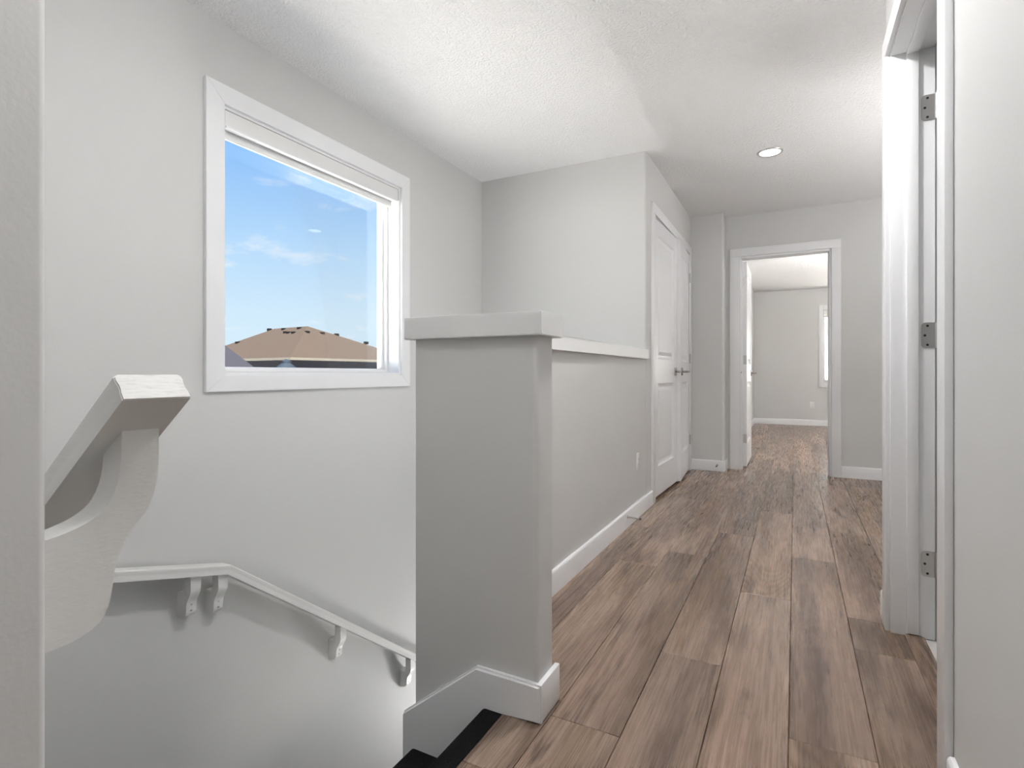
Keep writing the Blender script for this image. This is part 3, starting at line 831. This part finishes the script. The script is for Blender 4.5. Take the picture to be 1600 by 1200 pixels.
def uplight(x, y, z, watts, label, wall=None):
    """added fill light shaped as a bowl uplighter: on a wall arm, or on a floor pole when wall is None"""
    nm = 'fill_wall_uplight' if wall else 'fill_floor_uplight'
    o = empty(nm, (x, y, z - 0.1 if wall else 0), label, 'added wall light' if wall else 'added floor lamp')
    bm = BM(); lathe(bm, [(0.0, -0.10), (0.03, -0.098), (0.075, -0.065), (0.105, -0.02), (0.112, 0.012), (0.108, 0.012), (0.10, -0.02), (0.07, -0.06), (0.0, -0.085)], (x, y, z)); obj('bowl', bm, 'plastic', o)
    em = emit('fill_uplight_glow', (1.0, 0.99, 0.985), watts / (math.pi * math.pi * 0.10 ** 2))
    bm = BM(); lathe(bm, [(0.0, -0.004), (0.101, -0.006), (0.101, -0.010), (0.0, -0.010)], (x, y, z)); obj('diffuser', bm, em, o)
    bm = BM()
    if wall: cyl(bm, (x, y, z - 0.07), (wall[0], wall[1], z - 0.07), 0.012, 12)
    else: lathe(bm, [(0.0, 0.0), (0.14, 0.0), (0.14, 0.015), (0.02, 0.03), (0.012, 0.05), (0.012, z - 0.09), (0.0, z - 0.09)], (x, y, 0))
    obj('arm' if wall else 'pole', bm, 'nickel', o)

def fill_dome(x, y, watts, label):  # invented globes above the view, brightening walls and ceiling
    o = empty('fill_globe', (x, y, H), label, 'ceiling light')
    bm = BM(); lathe(bm, [(0.0, 0.0), (0.09, 0.0), (0.09, -0.03), (0.03, -0.035), (0.03, -0.11), (0.0, -0.11)], (x, y, H)); obj('canopy', bm, 'nickel', o)
    r = 0.16; em = emit('fill_globe_glow', (1.0, 0.99, 0.985), watts / (math.pi * 4 * math.pi * r * r * 0.62))
    bm = BM(); lathe(bm, [(r * math.sin(t), -0.20 - 0.10 * math.cos(t)) for t in [math.pi * k / 12 for k in range(13)]], (x, y, H)); obj('globe', bm, em, o)
fill_dome(-0.17, 0.45, 13.0, 'unseen fill globe added over the head of the stairs')
fill_dome(-1.2, 1.05, 3.5, 'unseen fill globe added over the upper flight of stairs')
fill_dome(1.55, 3.4, 9.0, 'unseen fill globe added in the hall branch on the right')
fill_dome(1.9, 7.8, 56.0, 'unseen fill globe added in the bedroom')
uplight(1.3, 3.4, 1.3, 12.0, 'unseen tall bowl lamp added for fill in the hall branch on the right')
uplight(1.9, 3.7, 0.7, 31.0, 'unseen low bowl lamp added for fill in the hall branch on the right')
uplight(1.6, 7.5, 1.3, 95.0, 'unseen bowl lamp added for fill in the bedroom')
uplight(-1.13, 2.6, 0.15, 2.6, 'unseen fill uplight added on the stair side of the half wall', (SX0, 2.6))
uplight(-1.6, YB - 0.13, -1.85, 19.0, 'unseen fill uplight added low over the lower flight of stairs', (-1.6, YB))

# ------------------------------------------------------------------ outside
GZ = -3.2
bm = BM(); box(bm, -120, 120, -120, 120, GZ - 0.5, GZ)
struct('ground', bm, 'ground', 'pale ground around the houses', 'ground', smooth=0)

sa, ca = math.sin(YAW), math.cos(YAW)
def LD(lat, d): return Vector((-sa * d + ca * lat, ca * d + sa * lat))    # lateral / depth from the camera's standpoint -> plan

def hip_house(name, corner, u, v, lu, lv, eave, pitch, roof_mat, wall_mat, label, over=0.45, ridge=None):
    """corner + two perpendicular plan directions; ridge along the longer side"""
    u, v = Vector(u).normalized(), Vector(v).normalized()
    cen = corner + u * lu / 2 + v * lv / 2
    root = empty(name, (cen.x, cen.y, GZ), label, 'house')
    def P(a, b_, z): q = corner + u * a + v * b_; return (q.x, q.y, z)
    w = ridge or min(lu, lv) / 2; top = eave + w * pitch
    c4_ = [P(0, 0, eave), P(lu, 0, eave), P(lu, lv, eave), P(0, lv, eave)]
    if lu <= lv: r0, r1 = P(w, w, top), P(w, lv - w, top)
    else: r0, r1 = P(w, lv / 2, top), P(lu - w, lv / 2, top)
    bm = BM(); V = [bm.verts.new(p) for p in c4_]; a_, b_ = bm.verts.new(r0), bm.verts.new(r1)
    if lu <= lv: fs = [(V[0], V[1], a_), (V[1], V[2], b_, a_), (V[2], V[3], b_), (V[3], V[0], a_, b_)]
    else: fs = [(V[3], V[0], a_), (V[0], V[1], b_, a_), (V[1], V[2], b_), (V[2], V[3], a_, b_)]
    for f in fs: bm.faces.new(f)
    bm.faces.new(V)
    rf = obj('roof', bm, roof_mat, root, smooth=0)
    bm = BM()
    for (p, q) in ((0, 1), (1, 2), (2, 3), (3, 0)):
        A_, B_ = Vector(c4_[p]), Vector(c4_[q]); dn = Vector((0, 0, -0.16))
        nrm = (B_ - A_).normalized().cross(Vector((0, 0, 1))) * 0.03
        vs = [bm.verts.new(x) for x in (A_ + nrm, B_ + nrm, B_ + nrm + dn, A_ + nrm + dn, A_ - nrm, B_ - nrm, B_ - nrm + dn, A_ - nrm + dn)]
        for i4 in ((0, 1, 2, 3), (4, 7, 6, 5), (0, 4, 5, 1), (3, 2, 6, 7), (0, 3, 7, 4), (1, 5, 6, 2)): bm.faces.new([vs[i] for i in i4])
    obj('fascia', bm, 'fascia', root, smooth=0)
    bm = BM()
    pts = [corner + u * a + v * b2 for a, b2 in ((over, over), (lu - over, over), (lu - over, lv - over), (over, lv - over))]
    prism(bm, [(p.x, p.y) for p in pts], GZ, eave - 0.02); obj('walls', bm, wall_mat, root, smooth=0)
    return root, rf, c4_, r0, r1

th = math.radians(56.8)
Cr = LD(-347 / F_PX * 33, 33)
ur = LD(math.cos(th), math.sin(th)); ul = LD(-math.sin(th), math.cos(th))
h1, roof1, e1, ra, rb_ = hip_house('neighbour_house', Cr, ur, ul, 11.5, 13.0, EYE + 1.02, 0.545, 'shingle_brown', 'siding', 'house with brown hipped shingle roof and box vents seen through the window', ridge=4.5)
# roof vents: found where the sight line meets the roof planes
def ray(px, py):
    l = (px - 800) / F_PX
    return Vector((-sa + l * ca, ca + l * sa, -(py - HORIZON) / F_PX))
planes = []
for tri in ((e1[0], e1[1], ra), (e1[3], e1[0], ra)):
    A_, B_, C2 = map(Vector, tri); planes.append((A_, (B_ - A_).cross(C2 - A_).normalized()))
vent_proto = None
for px, py, pl in ((421, 515, 1), (443.5, 514.5, 1), (446.5, 519.5, 1), (451, 520, 1), (459, 520, 1), (468, 513, 1), (480, 519, 0), (503.5, 521, 0), (526, 523, 0), (371.5, 535.5, 1), (572, 535.5, 0)):
    A_, n = planes[pl]; r = ray(px, py); o = Vector((0, 0, EYE))
    tt = (A_ - o).dot(n) / r.dot(n); p = o + r * tt
    bm = BM(); box(bm, p.x - 0.14, p.x + 0.14, p.y - 0.14, p.y + 0.14, p.z - 0.12, p.z + 0.085, 0.02, 1)
    obj('roof_vent', bm, 'vent', roof1)

# nearer house: low gable roof whose raking edge crosses the corner of the window
E2 = LD(-4.6, 13.0); gv = LD(-1, -1).normalized(); fv = LD(-1, 1).normalized()
gl_, fl_, ez, gp = 10.0, 8.5, -0.12, 0.287
h2 = empty('neighbour_house', (E2.x, E2.y, GZ), 'nearer house with dark grey shingle roof low in the window corner', 'house')
def HP(a, f, z): q = E2 + gv * a + fv * f; return (q.x, q.y, z)
bm = BM(); rz2 = ez + fl_ * gp
top = [bm.verts.new(HP(a, f, z)) for a in (-0.0, gl_) for f, z in ((0, ez), (fl_, rz2), (2 * fl_, ez))]
bot = [bm.verts.new(HP(a, f, z - 0.18)) for a in (-0.0, gl_) for f, z in ((0, ez), (fl_, rz2), (2 * fl_, ez))]
for q in ((0, 1, 4, 3), (1, 2, 5, 4)):
    bm.faces.new([top[i] for i in q]); bm.faces.new([bot[i] for i in q[::-1]])
for q in ((0, 1), (1, 2), (2, 5), (5, 4), (4, 3), (3, 0)): bm.faces.new((top[q[0]], top[q[1]], bot[q[1]], bot[q[0]]))
roof2 = obj('roof', bm, 'shingle_grey', h2, smooth=0)
bm = BM()
pts = [(0.35, 0.4, ez), (0.35, fl_, rz2 - 0.1), (0.35, 2 * fl_ - 0.4, ez)]
ring0 = [bm.verts.new(HP(0.35, f, z)) for f, z in ((0.4, GZ), (0.4, ez - 0.06), (fl_, rz2 - 0.17), (2 * fl_ - 0.4, ez - 0.06), (2 * fl_ - 0.4, GZ))]
ring1 = [bm.verts.new(HP(gl_ - 0.35, f, z)) for f, z in ((0.4, GZ), (0.4, ez - 0.06), (fl_, rz2 - 0.17), (2 * fl_ - 0.4, ez - 0.06), (2 * fl_ - 0.4, GZ))]
bm.faces.new(ring0); bm.faces.new(ring1[::-1])
for k in range(5): bm.faces.new((ring0[k], ring0[(k + 1) % 5], ring1[(k + 1) % 5], ring1[k]))
obj('walls', bm, 'siding', h2, smooth=0)
cpos = LD(-353 / F_PX * 14.0, 14.0)
bm = BM(); lathe(bm, [(0.12, 0.20), (0.12, 1.04), (0.26, 1.055), (0.255, 1.085), (0.15, 1.17), (0.11, 1.20), (0.11, 1.25), (0.05, 1.29), (0.0, 1.31)], (cpos.x, cpos.y, 0), 20)
obj('chimney_hood', bm, 'hood', roof2, label='dark metal chimney cap')

# white-sided house added behind the bedroom to turn its window bright white
hip_house('neighbour_house', Vector((-2.0, 17.5)), (1, 0), (0, 1), 14.0, 9.0, 2.9, 0.5, 'shingle_grey', 'white_siding', 'white sided house added to brighten the bedroom window')
